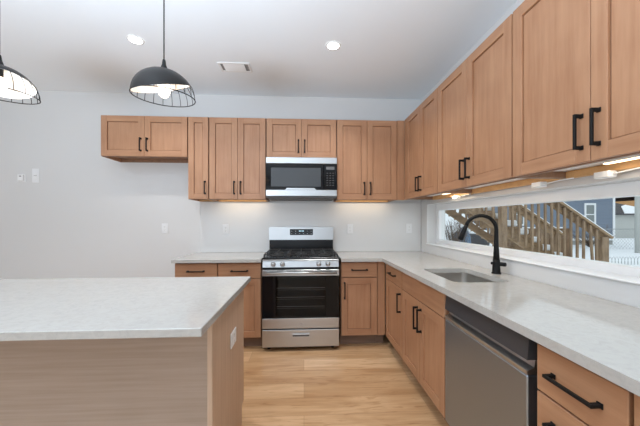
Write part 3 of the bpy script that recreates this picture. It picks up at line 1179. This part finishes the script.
for y, xa, xb in ((YN - .045, 2.4, 6.20), (YF + .045, 2.4, 6.20)):
    b = MB()
    b.beam((xa, y, zr(xa)), (xb, y, zr(xb)), .14, .04, M_TIMBERX)
    b.beam((xa, y + .03, zr(xa) - .09), (xb - .06, y + .03, zr(xb - .06) - .09), .04, .13, M_TIMBERX)
    hr = stair_part(b, 'handrail', ST)
    b = MB()
    b.beam((xa, y, zr(xa) + .034), (xb, y, zr(xb) + .034), .12, .026, M_SNOW)
    stair_part(b, 'snow_strip', hr, 'thin snow along the top of the rail')
    n = int((xb - .25 - xa) / .135)
    for k in range(n):
        x = xa + .1 + k * .135
        lean = .09 if (k == n - 2 and y < 6) else random.uniform(-.006, .006)
        b = MB()
        yy = y - .035 if y < 6 else y + .05
        b.beam((x + lean, yy, max(zs(x) - .16, GZ + .02)), (x, yy, zr(x) - .04), .036, .036, M_TIMBER, up=(0, 1, 0))
        stair_part(b, 'baluster', ST)
    b = MB()
    b.box(xb - .19, xb - .05, y - .03, y + .07, GZ, zr(xb - .11) - .05, M_TIMBER)
    stair_part(b, 'newel_post', ST)
b = MB(); b.box(3.83, 3.93, YN - .19, YN - .085, GZ, zr(3.88) - .03, M_TIMBER); stair_part(b, 'support_post', ST)
b = MB()
b.box(1.70, 2.06, YN, YF, zs(2.05) - .04, zs(2.05), M_TIMBERX); b.box(1.70, 2.05, YN, YN + .05, zs(2.05) - .3, zs(2.05) - .04, M_TIMBERX)
b.box(1.70, 1.80, YN + .06, YN + .16, GZ, zs(2.05) - .04, M_TIMBER); b.box(1.70, 1.80, YF - .16, YF - .06, GZ, zs(2.05) - .04, M_TIMBER)
stair_part(b, 'landing', ST)

# neighbour's blue house
HX0, HX1, HY = 9.5, 21.5, 19.0
bh = thing('neighbour_house', 'blue-sided neighbour house with a white-trimmed window, beyond the stairs', 'house', (HX0, HY, GZ))
t = MB(); t.box(0, HX1 - HX0, 0, 8, .32, 5.5, M_SIDING); t.build('siding_wall', bh)
t = MB(); t.box(.03, HX1 - HX0 - .03, .05, 7.95, 0, .32, M_CONC); t.build('foundation', bh)
for x in (0, HX1 - HX0):
    t = MB(); t.box(x - .10, x + .06, -.04, .06, .32, 5.5, M_TRIMW); t.build('corner_board', bh)
t = MB(); t.box(-.02, HX1 - HX0 + .02, -.05, .0, .30, .45, M_TRIMW); t.build('base_trim', bh)
t = MB()
t.prism([(-.5, -.5, 5.5), (HX1 - HX0 + .5, -.5, 5.5), (HX1 - HX0 + .5, 4, 7.8), (-.5, 4, 7.8)], (0, 0, .15), M_SNOW)
t.prism([(-.5, 8.5, 5.5), (HX1 - HX0 + .5, 8.5, 5.5), (HX1 - HX0 + .5, 4, 7.8), (-.5, 4, 7.8)], (0, 0, .15), M_SNOW)
t.build('roof', bh)
for wx0, wx1 in ((19.43, 20.02), (14.2, 14.9)):
    x0, x1, z0, z1 = wx0 - HX0, wx1 - HX0, 1.44, 2.74
    t = MB()
    t.box(x0 - .12, x1 + .12, -.06, -.001, z1, z1 + .13, M_TRIMW); t.box(x0 - .12, x1 + .12, -.06, -.001, z0 - .12, z0, M_TRIMW)
    t.box(x0 - .12, x0, -.06, -.001, z0, z1, M_TRIMW); t.box(x1, x1 + .12, -.06, -.001, z0, z1, M_TRIMW)
    t.box(x0, x1, -.045, -.001, (z0 + z1) / 2 - .03, (z0 + z1) / 2 + .03, M_TRIMW)
    w = t.build('window', bh)
    t = MB(); t.box(x0, x1, -.03, -.005, z0, z1, M_PANE); t.build('pane', w)

# garage with a dark, partly snowy roof, farther right
gx0, gx1, gy = 29.3, 34.0, 26.0
gh = thing('garage', 'pale garage with dark snowy roof beyond the blue house corner', 'garage', (gx0, gy, GZ))
t = MB(); t.box(0, gx1 - gx0, 0, 5, 0, 2.28, M_BEIGE); t.build('wall', gh)
t = MB()
t.prism([(-.4, -.4, 2.2), (5.1, -.4, 2.2), (1.6, 2.5, 3.7), (-.4, 2.5, 3.7)], (0, 0, .12), M_SHINGLE)
t.prism([(-.4, 5.4, 2.2), (5.1, 5.4, 2.2), (1.6, 2.5, 3.7), (-.4, 2.5, 3.7)], (0, 0, .12), M_SHINGLE)
t.prism([(5.1, -.4, 2.2), (5.1, 5.4, 2.2), (1.6, 2.5, 3.7)], (0, 0, .12), M_SHINGLE)
rf = t.build('roof', gh)
t = MB()
t.prism([(.7, -.42, 2.33), (4.9, -.42, 2.33), (2.7, 1.2, 3.17), (1.9, .9, 3.01)], (0, 0, .08), M_SNOW)
t.build('roof_snow', rf, 'patch of snow on the dark roof')
th = thing('far_house', 'tan house partly seen behind the snowy garage roof', 'house', (44.92, 36, GZ))
t = MB(); t.box(0, 9, 0, 6, 0, 4.4, M_TAN); t.build('wall', th)
t = MB(); t.prism([(-.4, -.4, 4.4), (9.4, -.4, 4.4), (9.4, 3, 6.4), (-.4, 3, 6.4)], (0, 0, .15), M_SHINGLE)
t.prism([(-.4, 6.4, 4.4), (9.4, 6.4, 4.4), (9.4, 3, 6.4), (-.4, 3, 6.4)], (0, 0, .15), M_SHINGLE); t.build('roof', th)
t = MB(); t.tube([(0, 0, 0), (0, 0, 7)], .10, M_BEIGE, 12)
pl = t.build('utility_pole'); pl.location = (17.25, 14.1, GZ); tag(pl, 'pale upright pole at the far right edge of the window view', 'pole')

# chain-link fence behind the snow
cf = thing('chain_link_fence', 'grey chain-link fence across the snowy yard in front of the garage', 'fence', (17, 15.8, GZ))
for k in range(6):
    t = MB(); t.tube([(k * 2.2, 0, 0), (k * 2.2, 0, 1.2)], .03, M_GALV, 8); t.build('post', cf)
t = MB(); t.tube([(0, 0, 1.18), (11, 0, 1.18)], .022, M_GALV, 8); t.build('top_rail', cf)
t = MB()
for k in range(60):
    x = k * .2
    t.beam((x, 0, .03), (min(x + 1.1, 11), 0, .03 + min(1.1, 11 - x)), .006, .006, M_GALV, up=(0, 1, 0)) if x < 10.9 else None
    t.beam((min(x + 1.1, 11), 0, .03), (max(x, min(x + 1.1, 11) - 1.1), 0, .03 + min(1.1, min(x + 1.1, 11) - x)), .006, .006, M_GALV, up=(0, 1, 0)) if x < 10.9 else None
t.build('wire_mesh', cf)


def shrub(label, x, y, h, w, n, seed):
    rnd = random.Random(seed)
    t = MB()
    for i in range(n):
        a = rnd.uniform(0, 2 * PI)
        lean = rnd.uniform(.1, 1) * w / 2
        p0 = Vector((rnd.uniform(-.04, .04), rnd.uniform(-.04, .04), 0))
        p2 = Vector((math.cos(a) * lean, math.sin(a) * lean, h * rnd.uniform(.6, 1)))
        p1 = (p0 + p2) / 2 + Vector((rnd.uniform(-.06, .06), rnd.uniform(-.06, .06), 0))
        t.tube([p0, p1, p2], [.014, .009, .004], M_TWIG, 5)
        for j in range(3):
            q = p1.lerp(p2, rnd.random())
            e = q + Vector((rnd.uniform(-.22, .22), rnd.uniform(-.22, .22), rnd.uniform(.05, .3))) * h * .5
            t.tube([q, e], [.006, .003], M_TWIG, 4)
    o = t.build('bare_shrub')
    o.location = (x, y, GZ)
    return tag(o, label, 'shrub', 'leafless shrubs outside')


shrub('thin leafless shrub in the snow just right of the stair post', 12.2, 11.2, 1.55, .6, 12, 1)
shrub('bushy leafless shrub in the snow between blue house and chain-link fence', 18.0, 17.3, 1.1, 2.4, 50, 2)
shrub('leafless brown shrub at the left end of the window view', 6.2, 11.6, 1.75, 1.3, 85, 3)
shrub('leafless shrub behind the arched faucet spout', 10.4, 15.4, 2.2, 1.2, 36, 4)

# low hooped wire edging
ge = MB()
for k in range(14):
    x = k * .13
    ge.tube([(x + .08 * (1 - math.cos(a)), 0, .30 * math.sin(a)) for a in [PI * i / 8 for i in range(9)]], .006, M_GALV, 6)
o = ge.build('garden_edging'); o.location = (11.1, 10.35, GZ); tag(o, 'low hooped wire garden edging in the snow', 'garden edging')

# brown board fence behind the stairs and a far one on the left
fb = thing('board_fence', 'brown board fence in the yard behind the stairs', 'fence', (6.15, 9.0, GZ))
t = MB()
k = 0
x = 0
while x < 2.4:
    t.box(x, x + .135, 0, .02, .03, 1.42, M_FENCE); x += .14
t.build('boards', fb)
t = MB(); t.box(0, 2.4, .021, .06, .3, .4, M_FENCE); t.box(0, 2.4, .021, .06, 1.05, 1.15, M_FENCE); t.build('rails', fb)
for x in (.05, 1.2, 2.3):
    t = MB(); t.box(x - .05, x + .05, .061, .16, 0, 1.45, M_FENCE); t.build('post', fb)
t = MB(); t.box(0, 2.38, -.01, .05, 1.421, 1.46, M_SNOW, .012, 2); t.build('snow_ridge', fb, 'snow lying on top of the boards')
f2 = thing('picket_fence', 'far brown picket fence at the left end of the window view', 'fence', (7.2, 17.5, GZ))
t = MB()
x = 0
while x < 4.2:
    t.box(x, x + .12, 0, .03, .05, 2.6, M_FENCE); x += .2
t.build('pickets', f2)
t = MB(); t.box(0, 4.2, .031, .08, .5, .62, M_FENCE); t.box(0, 4.2, .031, .08, 2.0, 2.12, M_FENCE); t.build('rails', f2)
rnd = random.Random(11)
t = bmesh.new()
bmesh.ops.create_icosphere(t, subdivisions=4, radius=1)
for v in t.verts:
    q = 1 + .10 * math.sin(5 * v.co.x + 1) * math.cos(4 * v.co.y) + .05 * math.sin(11 * v.co.x + 7 * v.co.z)
    v.co = Vector((v.co.x * 2.3 * q, v.co.y * 1.1 * q, max(v.co.z, -.05) * 2.05 * q))
b = MB(); b.merge(t, M_SNOW, smooth=True)
o = b.build('snow_bank'); o.location = (8.0, 15.4, GZ); tag(o, 'large white snow bank at the left end of the window view', 'snow bank')
# snow-capped seat and tarp-covered pile near the faucet view
se = thing('garden_tub', 'big dark garden tub heaped with snow, seen through the faucet arch', 'tub', (8.40, 13.5, GZ))
se.scale = (1.2, 1.2, 1.2)
t = MB()
t.lathe([(.30, 0), (.34, .3), (.42, .78), (.43, .86), (.40, .88), (.0, .88)], M_DARKPL, 24); t.build('tub_shell', se)
t = MB(); t.lathe([(.41, .881), (.42, .93), (.34, .99), (.18, 1.02), (.0, 1.03)], M_SNOW, 24); t.build('snow_cap', se, 'thick white snow cushion')
tp = MB()
for (x, y, r_, h_) in ((0, 0, .26, 1.40), (.2, .1, .22, 1.25), (-.2, .1, .2, 1.2)):
    prof = [(r_, 0), (r_ * .97, h_ * .4), (r_ * .75, h_ * .8), (r_ * .35, h_ * .97), (.0, h_)]
    tp.lathe(prof, M_TARP, 14, (x, y, 0))
o = tp.build('covered_pile'); o.location = (6.99, 12.4, GZ); tag(o, 'blue tarp over a pile in the snow left of the stairs', 'tarp')
